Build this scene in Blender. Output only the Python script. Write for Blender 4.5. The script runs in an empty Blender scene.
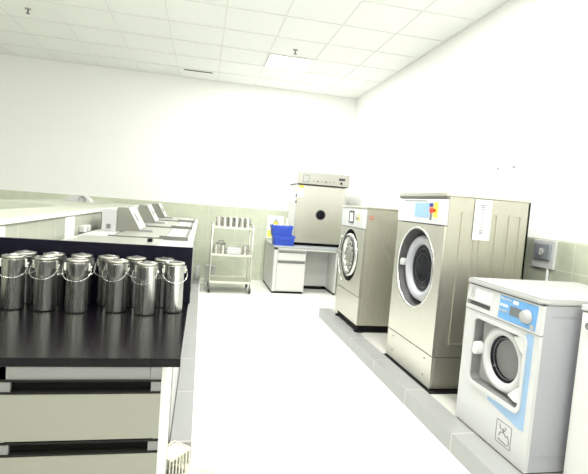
import bpy, bmesh, math, random
from mathutils import Vector, Matrix
random.seed(7)
PI = math.pi
scene = bpy.context.scene
COL = scene.collection

# ------------------------------------------------------------------ camera, exposure, world, lights
cd = bpy.data.cameras.new('camera')
cd.sensor_width = 36.0
cd.lens = 454.655 / 588.0 * 36.0
cd.clip_start = 0.05
cam = bpy.data.objects.new('camera', cd)
COL.objects.link(cam)
R_ = Vector((0.977868, -0.194872, 0.076156))
U_ = Vector((-0.060718, 0.084011, 0.994613))
F_ = Vector((0.200221, 0.977224, -0.07032))
mw = Matrix((R_, U_, -F_)).transposed().to_4x4()
mw.translation = Vector((0, 0, 1.33))
cam.matrix_world = mw
scene.camera = cam

scene.view_settings.view_transform = 'Standard'
scene.view_settings.look = 'None'
scene.view_settings.gamma = 1
scene.view_settings.use_curve_mapping = False
scene.view_settings.exposure = 0.28
scene.cycles.max_bounces = 10
scene.cycles.diffuse_bounces = 6
scene.cycles.glossy_bounces = 5
scene.cycles.caustics_reflective = False
scene.cycles.caustics_refractive = False
scene.cycles.sample_clamp_indirect = 6

world = bpy.data.worlds.new('world')
world.use_nodes = True
world.node_tree.nodes['Background'].inputs[0].default_value = (1.0, 1.0, 0.97, 1)
world.node_tree.nodes['Background'].inputs[1].default_value = 0.25
scene.world = world

H = 3.23          # ceiling height
LIGHTS = [(1.0155, 6.218), (1.0155, 3.818), (1.0155, 1.418), (1.0155, -0.982),
          (-1.3845, 3.218), (-1.3845, 0.218), (-0.1845, -1.582)]  # last panel, unseen behind the camera, is added to brighten the steel
for i, (x, y) in enumerate(LIGHTS):
    ld = bpy.data.lights.new('panel_light', 'AREA')
    ld.shape = 'SQUARE'; ld.size = 0.56
    ld.energy = 62 if x > 0 else 26
    if y < 0: ld.energy = 50
    if 0 < y < 2 and x > 0: ld.energy = 48
    ld.color = (1.0, 1.0, 0.965)
    lo = bpy.data.objects.new('panel_light', ld)
    lo.location = (x, y, H - 0.03)
    COL.objects.link(lo)

# ------------------------------------------------------------------ materials
def new_mat(name):
    m = bpy.data.materials.new(name); m.use_nodes = True
    return m, m.node_tree, m.node_tree.nodes['Principled BSDF']

def mat(name, col, rough=0.5, metal=0.0, spec=0.5, noise=0.0, nscale=8.0, bump=0.0, emit=None, coat=0.0, alpha=1.0, trans=0.0):
    m, nt, b = new_mat(name)
    b.inputs['Base Color'].default_value = (*col, 1)
    b.inputs['Roughness'].default_value = rough
    b.inputs['Metallic'].default_value = metal
    b.inputs['Specular IOR Level'].default_value = spec
    b.inputs['Coat Weight'].default_value = coat
    b.inputs['Alpha'].default_value = alpha
    b.inputs['Transmission Weight'].default_value = trans
    if noise > 0:
        tc = nt.nodes.new('ShaderNodeTexCoord'); nz = nt.nodes.new('ShaderNodeTexNoise')
        nz.inputs['Scale'].default_value = nscale; nz.inputs['Detail'].default_value = 5
        nt.links.new(tc.outputs['Object'], nz.inputs['Vector'])
        mx = nt.nodes.new('ShaderNodeMix'); mx.data_type = 'RGBA'
        mx.inputs['A'].default_value = (*[c * (1 - noise) for c in col], 1)
        mx.inputs['B'].default_value = (*[min(1, c * (1 + noise)) for c in col], 1)
        nt.links.new(nz.outputs['Fac'], mx.inputs['Factor'])
        nt.links.new(mx.outputs['Result'], b.inputs['Base Color'])
        if bump > 0:
            bp = nt.nodes.new('ShaderNodeBump'); bp.inputs['Strength'].default_value = bump
            bp.inputs['Distance'].default_value = 0.002
            nt.links.new(nz.outputs['Fac'], bp.inputs['Height']); nt.links.new(bp.outputs['Normal'], b.inputs['Normal'])
    if emit:
        b.inputs['Emission Color'].default_value = (*emit[0], 1)
        b.inputs['Emission Strength'].default_value = emit[1]
    return m

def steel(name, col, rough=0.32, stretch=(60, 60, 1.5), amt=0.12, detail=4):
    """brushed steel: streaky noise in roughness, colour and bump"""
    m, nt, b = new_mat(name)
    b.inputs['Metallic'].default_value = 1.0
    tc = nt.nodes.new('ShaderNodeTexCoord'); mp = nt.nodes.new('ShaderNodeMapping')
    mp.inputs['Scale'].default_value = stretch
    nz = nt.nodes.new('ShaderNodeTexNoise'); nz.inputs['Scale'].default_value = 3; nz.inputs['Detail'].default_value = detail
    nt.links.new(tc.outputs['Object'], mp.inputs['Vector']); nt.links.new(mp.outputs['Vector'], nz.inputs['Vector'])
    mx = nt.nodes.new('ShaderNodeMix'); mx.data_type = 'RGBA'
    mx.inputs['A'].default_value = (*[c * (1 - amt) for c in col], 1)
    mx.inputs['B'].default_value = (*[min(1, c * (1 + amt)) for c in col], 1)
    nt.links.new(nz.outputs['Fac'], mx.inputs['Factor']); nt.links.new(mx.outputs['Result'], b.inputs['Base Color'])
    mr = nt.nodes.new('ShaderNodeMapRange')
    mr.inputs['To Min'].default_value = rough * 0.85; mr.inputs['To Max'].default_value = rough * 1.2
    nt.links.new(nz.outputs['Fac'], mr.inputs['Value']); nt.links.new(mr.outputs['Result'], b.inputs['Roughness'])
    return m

def tiles(name, base, joint, sizes, offs, w=0.004, mottle=0.12, mscale=3.0, rough=0.3, spec=0.5):
    """straight-joint tiles in world metres; sizes / offs per axis, None = no joints along that axis"""
    m, nt, b = new_mat(name)
    N, L = nt.nodes, nt.links
    g = N.new('ShaderNodeNewGeometry'); sp = N.new('ShaderNodeSeparateXYZ'); L.new(g.outputs['Position'], sp.inputs[0])
    last = None
    for k in range(3):
        if sizes[k] is None: continue
        a = N.new('ShaderNodeMath'); a.operation = 'ADD'; L.new(sp.outputs[k], a.inputs[0]); a.inputs[1].default_value = 100 * sizes[k] - offs[k]
        d = N.new('ShaderNodeMath'); d.operation = 'MODULO'; L.new(a.outputs[0], d.inputs[0]); d.inputs[1].default_value = sizes[k]
        c = N.new('ShaderNodeMath'); c.operation = 'LESS_THAN'; L.new(d.outputs[0], c.inputs[0]); c.inputs[1].default_value = w
        if last is None: last = c
        else:
            x = N.new('ShaderNodeMath'); x.operation = 'MAXIMUM'; L.new(last.outputs[0], x.inputs[0]); L.new(c.outputs[0], x.inputs[1]); last = x
    nz = N.new('ShaderNodeTexNoise'); nz.inputs['Scale'].default_value = mscale; nz.inputs['Detail'].default_value = 6; nz.inputs['Distortion'].default_value = 1.2
    L.new(g.outputs['Position'], nz.inputs['Vector'])
    m1 = N.new('ShaderNodeMix'); m1.data_type = 'RGBA'
    m1.inputs['A'].default_value = (*[c * (1 - mottle) for c in base], 1); m1.inputs['B'].default_value = (*[min(1, c * (1 + mottle)) for c in base], 1)
    L.new(nz.outputs['Fac'], m1.inputs['Factor'])
    m2 = N.new('ShaderNodeMix'); m2.data_type = 'RGBA'; m2.inputs['B'].default_value = (*joint, 1)
    L.new(m1.outputs['Result'], m2.inputs['A']); L.new(last.outputs[0], m2.inputs['Factor'])
    L.new(m2.outputs['Result'], b.inputs['Base Color'])
    b.inputs['Roughness'].default_value = rough; b.inputs['Specular IOR Level'].default_value = spec
    return m

M = {}
M['wall'] = mat('white_paint', (0.86, 0.865, 0.84), 0.7, noise=0.015, nscale=2)
M['ceiling'] = mat('ceiling_tile_white', (0.85, 0.86, 0.835), 0.85, noise=0.02, nscale=20)
M['tbar'] = mat('ceiling_bar', (0.76, 0.765, 0.74), 0.6)
M['floor'] = tiles('white_floor_tile', (0.82, 0.825, 0.79), (0.68, 0.68, 0.64), (0.6, 0.6, None), (0.32, 0.03, 0), 0.004, 0.02, 2, 0.22, 0.5)
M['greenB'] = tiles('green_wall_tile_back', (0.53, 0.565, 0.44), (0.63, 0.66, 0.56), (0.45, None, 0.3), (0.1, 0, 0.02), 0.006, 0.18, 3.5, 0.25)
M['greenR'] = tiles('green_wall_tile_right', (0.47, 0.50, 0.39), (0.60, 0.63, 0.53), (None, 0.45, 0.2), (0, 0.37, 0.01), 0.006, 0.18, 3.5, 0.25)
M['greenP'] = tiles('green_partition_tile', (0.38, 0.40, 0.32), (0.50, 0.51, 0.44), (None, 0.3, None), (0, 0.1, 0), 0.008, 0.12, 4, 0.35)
M['ledge'] = mat('pale_stone_ledge', (0.42, 0.44, 0.36), 0.4, noise=0.05, nscale=4)
M['ledge_edge'] = mat('white_ledge_edge', (0.85, 0.86, 0.8), 0.4)
M['graytile'] = tiles('grey_plinth_tile', (0.30, 0.305, 0.30), (0.50, 0.455, 0.44), (None, 0.6, None), (0, 0.445, 0), 0.008, 0.06, 6, 0.3)
M['topwhite'] = mat('plinth_white_top', (0.52, 0.52, 0.47), 0.35, noise=0.03, nscale=3)
M['black_top'] = mat('black_worktop', (0.0055, 0.0045, 0.006), 0.18, noise=0.35, nscale=14, spec=0.12)
M['navy'] = mat('dark_navy_backsplash', (0.005, 0.005, 0.012), 0.5, spec=0.1)
M['cab_white'] = mat('cabinet_white', (0.60, 0.60, 0.57), 0.45)
M['drawer'] = mat('drawer_greige', (0.215, 0.215, 0.178), 0.5, noise=0.02, nscale=3)
M['pull'] = mat('black_pull_channel', (0.004, 0.004, 0.0035), 0.6, spec=0.05)
M['pullrim'] = mat('dark_grey_pull_rim', (0.012, 0.012, 0.010), 0.6, spec=0.1)
M['pullcap'] = mat('grey_pull_cap', (0.17, 0.17, 0.165), 0.5)
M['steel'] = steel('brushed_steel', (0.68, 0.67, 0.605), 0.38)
M['steel_shaded'] = steel('brushed_steel_shaded', (0.54, 0.525, 0.455), 0.46)  # same steel as the fronts, the sides' shade put into its colour
M['steel_can'] = steel('canister_steel', (0.84, 0.82, 0.73), 0.27, (26, 26, 0.3), 0.6, 0)  # broad streaks in the colour imitate reflections on the round walls
M['steel_lid'] = steel('canister_lid_steel', (0.48, 0.47, 0.42), 0.3, (20, 20, 20), 0.1)
M['steel_top'] = steel('bath_steel', (0.60, 0.60, 0.55), 0.4, (4, 40, 40), 0.06)
M['chrome'] = mat('chrome', (0.62, 0.62, 0.59), 0.24, 1.0)
M['dsteel'] = mat('dark_steel', (0.22, 0.22, 0.20), 0.4, 0.8)
M['white_pl'] = mat('white_plastic', (0.62, 0.63, 0.62), 0.35)
M['white_enamel'] = mat('white_enamel', (0.50, 0.505, 0.50), 0.35)
M['panel_white'] = mat('control_panel_white', (0.56, 0.575, 0.585), 0.35)
M['side_shade'] = mat('white_side_shaded', (0.33, 0.335, 0.36), 0.5, noise=0.03, nscale=3)  # white side panel; the cool grey is shade put into the colour
M['lgrey'] = mat('light_grey_plastic', (0.36, 0.36, 0.355), 0.4)
M['lilac'] = mat('pale_lilac_door_ring', (0.40, 0.405, 0.44), 0.3)
M['swgrey'] = mat('switch_blue_grey', (0.24, 0.26, 0.29), 0.4)
M['side_top'] = mat('soft_white_top', (0.40, 0.405, 0.395), 0.4)
M['appl'] = mat('bright_white_case', (0.66, 0.665, 0.645), 0.4)
M['mgrey'] = mat('mid_grey', (0.16, 0.16, 0.16), 0.45)
M['recess'] = mat('recess_grey', (0.09, 0.09, 0.09), 0.4)
M['dgrey'] = mat('dark_grey', (0.035, 0.035, 0.038), 0.4)
M['black'] = mat('black_rubber', (0.007, 0.007, 0.008), 0.6, spec=0.15)
M['glass'] = mat('dark_door_glass', (0.006, 0.0065, 0.011), 0.12, spec=0.15)
M['blue'] = mat('sky_blue_panel', (0.12, 0.30, 0.56), 0.35)
M['paleblue'] = mat('pale_blue_stripe', (0.25, 0.38, 0.55), 0.35)
M['bluescreen'] = mat('lit_blue_screen', (0.22, 0.36, 0.62), 0.3, emit=((0.35, 0.58, 1.0), 0.18))
M['lcd'] = mat('grey_lcd', (0.13, 0.14, 0.15), 0.25)
M['red'] = mat('red_button', (0.75, 0.06, 0.03), 0.35)
M['yellow'] = mat('yellow_plate', (0.85, 0.75, 0.10), 0.45)
M['knobblue'] = mat('dark_blue_knob', (0.03, 0.05, 0.22), 0.4)
M['crate'] = mat('royal_blue_plastic', (0.03, 0.08, 0.50), 0.4)
M['paper'] = mat('white_paper', (0.86, 0.86, 0.84), 0.8)
M['ink'] = mat('grey_ink', (0.14, 0.14, 0.14), 0.8)
M['inkl'] = mat('pale_grey_ink', (0.34, 0.34, 0.34), 0.8)
M['inkvl'] = mat('faint_print', (0.62, 0.62, 0.61), 0.8)
M['inkd'] = mat('black_ink', (0.03, 0.03, 0.03), 0.7)
M['diffuser'] = mat('lit_diffuser', (1, 1, 1), 0.5, emit=((1, 1, 0.97), 3.0))
M['rack'] = mat('cream_plastic', (0.72, 0.70, 0.58), 0.5)
M['gap'] = mat('dark_ceiling_void', (0.05, 0.05, 0.045), 0.9)
M['clear'] = mat('clear_plastic_sleeve', (0.80, 0.80, 0.80), 0.2, alpha=0.15)
M['pvc'] = mat('frosted_plastic', (0.72, 0.75, 0.72), 0.3, alpha=0.7)
M['oven'] = steel('oven_steel', (0.60, 0.585, 0.535), 0.36, (40, 40, 1.2), 0.06)
M['header'] = mat('oven_header_grey', (0.40, 0.395, 0.36), 0.4, 0.4)
M['table_top'] = mat('grey_table_top', (0.36, 0.38, 0.40), 0.35)
M['table_white'] = mat('table_white', (0.60, 0.60, 0.58), 0.45)
M['baffle'] = mat('console_side_grey', (0.25, 0.25, 0.215), 0.4, 0.3, noise=0.08, nscale=10)

# ------------------------------------------------------------------ mesh helpers
def box(bm, x0, x1, y0, y1, z0, z1, bev=0.0, seg=2):
    vs = [bm.verts.new((x, y, z)) for x in (x0, x1) for y in (y0, y1) for z in (z0, z1)]
    idx = [(0, 1, 3, 2), (4, 6, 7, 5), (0, 4, 5, 1), (2, 3, 7, 6), (0, 2, 6, 4), (1, 5, 7, 3)]
    fs = [bm.faces.new([vs[i] for i in f]) for f in idx]
    if bev > 0:
        es = list({e for f in fs for e in f.edges})
        bmesh.ops.bevel(bm, geom=es, offset=bev, segments=seg, affect='EDGES', profile=0.5)

def frame_of(a, b):
    d = (Vector(b) - Vector(a)); l = d.length; d.normalize()
    t = Vector((0, 0, 1)) if abs(d.z) < 0.9 else Vector((1, 0, 0))
    u = d.cross(t).normalized(); v = d.cross(u).normalized()
    return d, u, v, l

def lathe(bm, origin, axis, prof, seg=40, closed_ends=True, flat=False):
    """prof: (radius, distance along axis) list"""
    o = Vector(origin); d, u, v, _ = frame_of((0, 0, 0), axis)
    rings = []
    for r, h in prof:
        if r < 1e-6: rings.append([bm.verts.new(o + d * h)])
        else: rings.append([bm.verts.new(o + d * h + (u * math.cos(2 * PI * k / seg) + v * math.sin(2 * PI * k / seg)) * r) for k in range(seg)])
    for A, B in zip(rings, rings[1:]):
        for k in range(seg):
            k2 = (k + 1) % seg
            if len(A) == 1 and len(B) == 1: continue
            if len(A) == 1: f = bm.faces.new((A[0], B[k2], B[k]))
            elif len(B) == 1: f = bm.faces.new((A[k], A[k2], B[0]))
            else: f = bm.faces.new((A[k], A[k2], B[k2], B[k]))
            f.smooth = True
    if closed_ends:
        for Rg in (rings[0], rings[-1]):
            if len(Rg) > 1: bm.faces.new(Rg)

def cyl(bm, a, b, r, seg=20, r2=None):
    r2 = r if r2 is None else r2
    d = Vector(b) - Vector(a)
    lathe(bm, a, d, [(r, 0), (r2, d.length)], seg)

def tube(bm, pts, r, seg=8, closed=False):
    P = [Vector(p) for p in pts]; n = len(P); rings = []
    up = None
    for i in range(n):
        if closed: t = (P[(i + 1) % n] - P[i - 1]).normalized()
        else: t = (P[min(i + 1, n - 1)] - P[max(i - 1, 0)]).normalized()
        if up is None:
            up = Vector((0, 0, 1)) if abs(t.z) < 0.9 else Vector((1, 0, 0))
        u = t.cross(up)
        if u.length < 1e-4: u = t.cross(Vector((0.3, 1, 0.2)))
        u.normalize(); v = u.cross(t).normalized(); up = v
        rings.append([bm.verts.new(P[i] + (u * math.cos(2 * PI * k / seg) + v * math.sin(2 * PI * k / seg)) * r) for k in range(seg)])
    pairs = list(zip(rings, rings[1:])) + ([(rings[-1], rings[0])] if closed else [])
    for A, B in pairs:
        for k in range(seg):
            f = bm.faces.new((A[k], A[(k + 1) % seg], B[(k + 1) % seg], B[k])); f.smooth = True
    if not closed:
        bm.faces.new(rings[0]); bm.faces.new(rings[-1])

def prism(bm, poly, axis, a, b, bev=0.0):
    """extrude a polygon of 2-D points; axis 'x': points are (y,z), 'y': (x,z), 'z': (x,y)"""
    def P(p, h):
        return {'x': (h, p[0], p[1]), 'y': (p[0], h, p[1]), 'z': (p[0], p[1], h)}[axis]
    A = [bm.verts.new(P(p, a)) for p in poly]; B = [bm.verts.new(P(p, b)) for p in poly]
    fs = [bm.faces.new(A), bm.faces.new(B)]
    n = len(poly)
    for k in range(n): fs.append(bm.faces.new((A[k], A[(k + 1) % n], B[(k + 1) % n], B[k])))
    if bev > 0:
        es = list({e for f in fs for e in f.edges})
        bmesh.ops.bevel(bm, geom=es, offset=bev, segments=2, affect='EDGES')

def ring_prism(bm, outer, inner, axis, a, b):
    """frame between two outlines with the same number of points"""
    def P(p, h):
        return {'x': (h, p[0], p[1]), 'y': (p[0], h, p[1]), 'z': (p[0], p[1], h)}[axis]
    n = len(outer)
    Ao = [bm.verts.new(P(p, a)) for p in outer]; Ai = [bm.verts.new(P(p, a)) for p in inner]
    Bo = [bm.verts.new(P(p, b)) for p in outer]; Bi = [bm.verts.new(P(p, b)) for p in inner]
    for k in range(n):
        j = (k + 1) % n
        for q in ((Ao[k], Ao[j], Ai[j], Ai[k]), (Bo[k], Bi[k], Bi[j], Bo[j]), (Ao[k], Bo[k], Bo[j], Ao[j]), (Ai[k], Ai[j], Bi[j], Bi[k])):
            bm.faces.new(q)

def rrect(c0, c1, d0, d1, r, n=6):
    pts = []
    for (cx, cy, a0) in ((c1 - r, d1 - r, 0), (c0 + r, d1 - r, 90), (c0 + r, d0 + r, 180), (c1 - r, d0 + r, 270)):
        for k in range(n + 1):
            a = math.radians(a0 + 90 * k / n); pts.append((cx + r * math.cos(a), cy + r * math.sin(a)))
    return pts

def circle(cx, cy, r, n=48):
    return [(cx + r * math.cos(2 * PI * k / n), cy + r * math.sin(2 * PI * k / n)) for k in range(n)]

class B:
    """context-free builder: B().box(...).cyl(...).obj(name, mat, parent)"""
    def __init__(s): s.bm = bmesh.new()
    def box(s, *a, **k): box(s.bm, *a, **k); return s
    def cyl(s, *a, **k): cyl(s.bm, *a, **k); return s
    def lathe(s, *a, **k): lathe(s.bm, *a, **k); return s
    def tube(s, *a, **k): tube(s.bm, *a, **k); return s
    def prism(s, *a, **k): prism(s.bm, *a, **k); return s
    def ring(s, *a, **k): ring_prism(s.bm, *a, **k); return s
    def obj(s, name, m, parent=None, label=None):
        bmesh.ops.recalc_face_normals(s.bm, faces=s.bm.faces)
        me = bpy.data.meshes.new(name); s.bm.to_mesh(me); s.bm.free()
        me.materials.append(m)
        o = bpy.data.objects.new(name, me); COL.objects.link(o)
        if parent is not None:
            o.parent = parent
            root = parent
            while root.parent is not None: root = root.parent
            o.matrix_parent_inverse = Matrix.Translation(-OFF.get(root.name, Vector((0, 0, 0)))) if parent is root else Matrix.Identity(4)
        if label: o['label'] = label
        return o
OFF = {}

def thing(name, label, cat, loc=(0, 0, 0), group=None):
    """an Empty at the thing's base; its parts are modelled in world coordinates"""
    o = bpy.data.objects.new(name, None); o.empty_display_size = 0.05; COL.objects.link(o)
    o.location = loc; OFF[o.name] = Vector(loc)
    o['label'] = label; o['category'] = cat
    if group: o['group'] = group
    return o

def tag(o, label, cat, group=None):
    o['label'] = label; o['category'] = cat
    if group: o['group'] = group
    return o

def struct(name, b, m, parent=None):
    o = b.obj(name, m, parent); o['kind'] = 'structure'; return o

def dup(root, loc, rotz=0.0, label=None):
    r = root.copy(); COL.objects.link(r); r.location = loc; r.rotation_euler = (0, 0, rotz)
    if label: r['label'] = label
    for ch in list(root.children):
        c = ch.copy(); COL.objects.link(c); c.parent = r
        for g in ch.children:
            d = g.copy(); COL.objects.link(d); d.parent = c
    return r

def text(name, s, m, parent, origin, right, up, size):
    cu = bpy.data.curves.new(name, 'FONT'); cu.body = s; cu.size = size; cu.extrude = 0.0004
    cu.materials.append(m)
    me_o = bpy.data.objects.new(name, cu); COL.objects.link(me_o)
    bpy.context.view_layer.update()
    me = bpy.data.meshes.new_from_object(me_o)
    bpy.data.objects.remove(me_o)
    Rv = Vector(right).normalized(); Uv = Vector(up).normalized(); Nv = Rv.cross(Uv)
    T = Matrix((Rv, Uv, Nv)).transposed().to_4x4(); T.translation = Vector(origin)
    me.transform(T)
    me.materials.clear(); me.materials.append(m)
    o = bpy.data.objects.new(name, me); COL.objects.link(o)
    o.parent = parent
    if parent is not None and parent.parent is None:
        o.matrix_parent_inverse = Matrix.Translation(-OFF.get(parent.name, Vector((0, 0, 0))))
    return o

# ------------------------------------------------------------------ room shell
XR, YB, XL, YF = 2.487, 7.657, -4.6, -3.2
struct('floor', B().box(XL, XR, YF, YB, -0.1, 0), M['floor'])
struct('wall_back', B().box(XL - .1, XR + .1, YB, YB + .1, 0, H), M['wall'])
struct('wall_right', B().box(XR, XR + .1, YF, YB, 0, H), M['wall'])
struct('wall_left', B().box(XL - .1, XL, YF, YB, 0, H), M['wall'])
struct('wall_front', B().box(XL - .1, XR + .1, YF - .1, YF, 0, H), M['wall'])
# ceiling: slab, with lay-in bars 0.6 x 0.6
struct('ceiling', B().box(XL, XR, YF, YB, H + .004, H + .1), M['ceiling'])
b = B()
X0, Y0 = -2.28448, 7.118
x = X0 - 1.8
while x < XR:
    b.box(x - .007, x + .007, YF, YB, H - .002, H + .006); x += .6
y = Y0
while y > YF:
    b.box(XL, XR, y - .007, y + .007, H - .0025, H + .0055); y -= .6
b.box(XL, XR, YB - .02, YB, H - .004, H + .006).box(XR - .02, XR, YF, YB, H - .0045, H + .006)
struct('trim_1', b, M['tbar'])
# green wainscot tiles
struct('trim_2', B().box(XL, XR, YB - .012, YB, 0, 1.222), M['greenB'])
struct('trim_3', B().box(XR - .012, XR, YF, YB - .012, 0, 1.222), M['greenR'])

# ceiling light panels
for i, (x, y) in enumerate(LIGHTS):
    if (x, y) == LIGHTS[0] or (x, y) == LIGHTS[1]:
        nm = 'white square ceiling light nearest the back wall' if i == 0 else 'white square ceiling light at the top edge, nearer than the other'
    else: nm = 'white ceiling light panel out of the frame, overhead at %s' % ['', '', 'the washers', 'the camera, right side', 'the bench row', 'the bench front', 'the rear, added as fill'][i]
    t = thing('ceiling_light', nm, 'ceiling light', (x, y, H), 'ceiling light panels')
    B().ring([(x - .295, y - .295), (x + .295, y - .295), (x + .295, y + .295), (x - .295, y + .295)],
             [(x - .28, y - .28), (x + .28, y - .28), (x + .28, y + .28), (x - .28, y + .28)], 'z', H - .012, H + .002).obj('frame', M['white_pl'], t)
    B().box(x - .28, x + .28, y - .28, y + .28, H - .006, H - .002).obj('diffuser', M['diffuser'], t)

# sprinklers
for (x, y, lab) in ((1.0, 5.667, 'small ceiling sprinkler beside the square ceiling light'), (-1.991, 5.609, 'small dark ceiling sprinkler near the top left corner')):
    t = thing('ceiling_sprinkler', lab, 'sprinkler', (x, y, H), 'ceiling sprinklers')
    B().lathe((x, y, H + .002), (0, 0, -1), [(.032, 0), (.03, .006), (.012, .012)], 20).obj('cover_plate', M['lgrey'], t)
    B().cyl((x, y, H - .01), (x, y, H - .045), .008, 10).cyl((x, y, H - .045), (x, y, H - .05), .02, 14).obj('nozzle', M['mgrey'], t)
tag(B().box(-.40, .02, 7.19, 7.215, H - .008, H - .003).obj('ceiling_slot', M['gap']), 'narrow dark slot in the ceiling close to the back wall', 'slot')

# raised plinth on the right, kerb on the left
b = B().box(1.457, 1.60, .4, 5.256, 0, .11)
struct('trim_4', b, M['graytile'])
struct('trim_5', B().box(1.60, XR - .012, .4, 5.256, 0, .109), M['topwhite'])
struct('trim_6', B().box(-.088, .016, 2.235, 7.35, 0, .11), M['graytile'])
struct('trim_7', B().box(.016, .024, 2.235, 7.35, 0, .112), M['ledge_edge'])

# partition on the left
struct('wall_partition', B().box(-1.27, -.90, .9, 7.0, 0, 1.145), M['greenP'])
struct('trim_8', B().box(-1.27, -.91, .9, 7.0, 1.145, 1.158), M['ledge'])
struct('trim_9', B().box(-.91, -.885, .9, 7.0, 1.138, 1.160, bev=.003), M['ledge_edge'])
struct('trim_10', B().box(-1.75, -1.27, 4.35, 7.0, 0, 1.178), M['ledge'])

# ------------------------------------------------------------------ lab bench, near left
WX0, WX1, WY0, WY1 = -.90, -.038, 1.408, 2.155
t = thing('black_worktop', 'long matt black laboratory worktop with a dark upstand at its back', 'worktop', (-.47, 1.75, .803))
B().box(WX0, WX1, WY0, WY1 + .02, .803, .83, bev=.002).obj('countertop', M['black_top'], t)
B().box(WX0, -.033, WY1, WY1 + .02, .83, 1.095, bev=.002).obj('backsplash', M['navy'], t)

def base_cabinet(x0, x1, lab):
    t = thing('drawer_cabinet', lab, 'cabinet', ((x0 + x1) / 2, 1.75, 0), 'drawer cabinets under the black worktop')
    yf, yb = WY0 + .004, 2.05
    b = B().box(x0, x0 + .018, yf, yb, .09, .802).box(x1 - .018, x1, yf, yb, .09, .802)
    b.box(x0, x1, yb - .018, yb, .09, .802).box(x0, x1, yf, yb, .09, .108)
    b.obj('body', M['cab_white'], t)
    B().box(x0 + .02, x1 - .02, yf + .05, yb - .03, 0, .09).obj('kick_base', M['black'], t)
    xa, xb = x0 + .001, x1 - .002
    tops = [.764, .575, .386]
    bots = [.575, .386, .11]
    for k in range(3):
        zt, zb = tops[k], bots[k]
        d = B().box(xa, xb, yf - .004, yf + .016, zb + .003, zt - .042, bev=.0012).obj('drawer', M['drawer'], t)
        B().box(xa, xb, yf - .006, yf + .012, zt - .006, zt, bev=.0008).obj('upper_pull_rim', M['pullrim'], d)
        B().box(xa, xb, yf - .006, yf + .012, zt - .043, zt - .036, bev=.0008).obj('lower_pull_rim', M['pullrim'], d)
        B().box(xa + .03, xb - .03, yf + .010, yf + .015, zt - .036, zt - .006).obj('handle_recess', M['pull'], d)
        for xe in (xa, xb - .03):
            B().box(xe, xe + .03, yf - .003, yf + .014, zt - .036, zt - .006).obj('end_cap', M['pullcap'], d)
    B().box(xa - .001, xb - .035, yf, yf + .014, .764, .803).obj('top_rail', M['pullcap'], t)
    B().box(xb - .034, xb + .001, yf - .001, yf + .014, .764, .803).obj('corner_block', M['pullcap'], t)
    return t
base_cabinet(-.545, -.090, 'greige three-drawer cabinet with black recessed pulls under the black worktop')
base_cabinet(-.895, -.549, 'drawer cabinet against the partition, left of the other one under the black worktop')

# ------------------------------------------------------------------ steel canisters
def make_canister(lab):
    t = thing('steel_canister', lab, 'canister', (0, 0, 0), 'lidded steel canisters on the black worktop')
    r = .0410
    B().lathe((0, 0, 0), (0, 0, 1), [(r - .004, 0), (r - .001, .002), (r, .006), (r, .200), (r + .001, .202)], 40).obj('body', M['steel_can'], t)
    B().lathe((0, 0, .202), (0, 0, 1), [(r + .001, 0), (r + .001, .001), (r + .0018, .002), (r + .0018, .011), (r + .0005, .013), (r - .004, .013), (r - .006, .010), (0, .010)], 40).obj('lid', M['steel_lid'], t)
    pts = [(-.026 + .052 * k / 8, 0, .213 + .009 * math.sin(PI * k / 8)) for k in range(9)]
    B().tube(pts, .0016, 6).box(-.034, .034, -.004, .004, .2115, .214).obj('lid_clamp', M['mgrey'], t)
    for s in (-1, 1):
        b = B().box(s * (r + .004) - .004, s * (r + .004) + .004, -.008, .008, .168, .200, bev=.001)
        b.cyl((s * (r + .002), 0, .182), (s * (r + .013), 0, .182), .0045, 10)
        b.obj('lug', M['chrome'], t)
    pts = []
    for k in range(21):
        a = PI * k / 20
        x = -(r + .0115) * math.cos(a); dz = -.052 * math.sin(a) ** .6; yy = -.052 * math.sin(a) ** .5
        pts.append((x, yy, .184 + dz))
    B().tube(pts, .0014, 8).obj('bail_handle', M['chrome'], t)
    return t
can_front = [(-.727, 1.990, .15), (-.605, 1.980, -.1), (-.481, 1.962, .1), (-.332, 1.987, -.35), (-.211, 1.955, -.35), (-.103, 2.008, .25)]
can_back = [(-.722, 2.100, .5), (-.610, 2.098, .6), (-.499, 2.100, .5), (-.388, 2.095, -.2), (-.273, 2.097, .4), (-.153, 2.100, -.5)]
lab_f = ['lidded steel canister in the front row, nearest the left edge of the picture',
         'lidded steel canister, second from the left in the front row on the black worktop',
         'lidded steel canister, third from the left in the front row, left of the gap',
         'lidded steel canister in the front row, just right of the gap in the row',
         'lidded steel canister standing nearest the worktop front edge, second from the right',
         'lidded steel canister at the right end of the front row, by the worktop corner']
lab_b = ['steel canister in the back row behind the leftmost front canister',
         'steel canister in the back row behind the second front canister from the left',
         'steel canister in the back row behind the third front canister, left of the gap',
         'back row steel canister whose left side shows in the gap of the front row',
         'steel canister in the back row between the fourth and fifth front canisters',
         'rightmost canister of the back row, between the two rightmost front canisters']
proto = None
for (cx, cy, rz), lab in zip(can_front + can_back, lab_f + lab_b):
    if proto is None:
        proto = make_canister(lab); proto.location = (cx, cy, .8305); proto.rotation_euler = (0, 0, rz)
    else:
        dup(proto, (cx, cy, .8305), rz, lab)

# ------------------------------------------------------------------ water baths behind the bench
def bath_body(t, y0, y1, x0=-.855, x1=-.092):
    B().box(x0, x1, y0, y1, 0.0, .985, bev=.004).obj('body', M['white_enamel'], t)
    B().box(x0 - .005, x1 + .038, y0, y1, .985, 1.0, bev=.003).obj('top_plate', M['white_enamel'], t)
t = thing('lidded_bath', 'low white bath unit with a flat lid right behind the dark upstand', 'water bath', (-.46, 2.85, 0), 'water bath units along the partition')
bath_body(t, 2.28, 3.40)
B().box(-.80, -.265, 2.40, 3.37, 1.0, 1.014, bev=.002).obj('lid', M['steel_top'], t)
B().box(-.345, -.315, 3.12, 3.17, 1.014, 1.034, bev=.002).obj('knob', M['black'], t)

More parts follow.
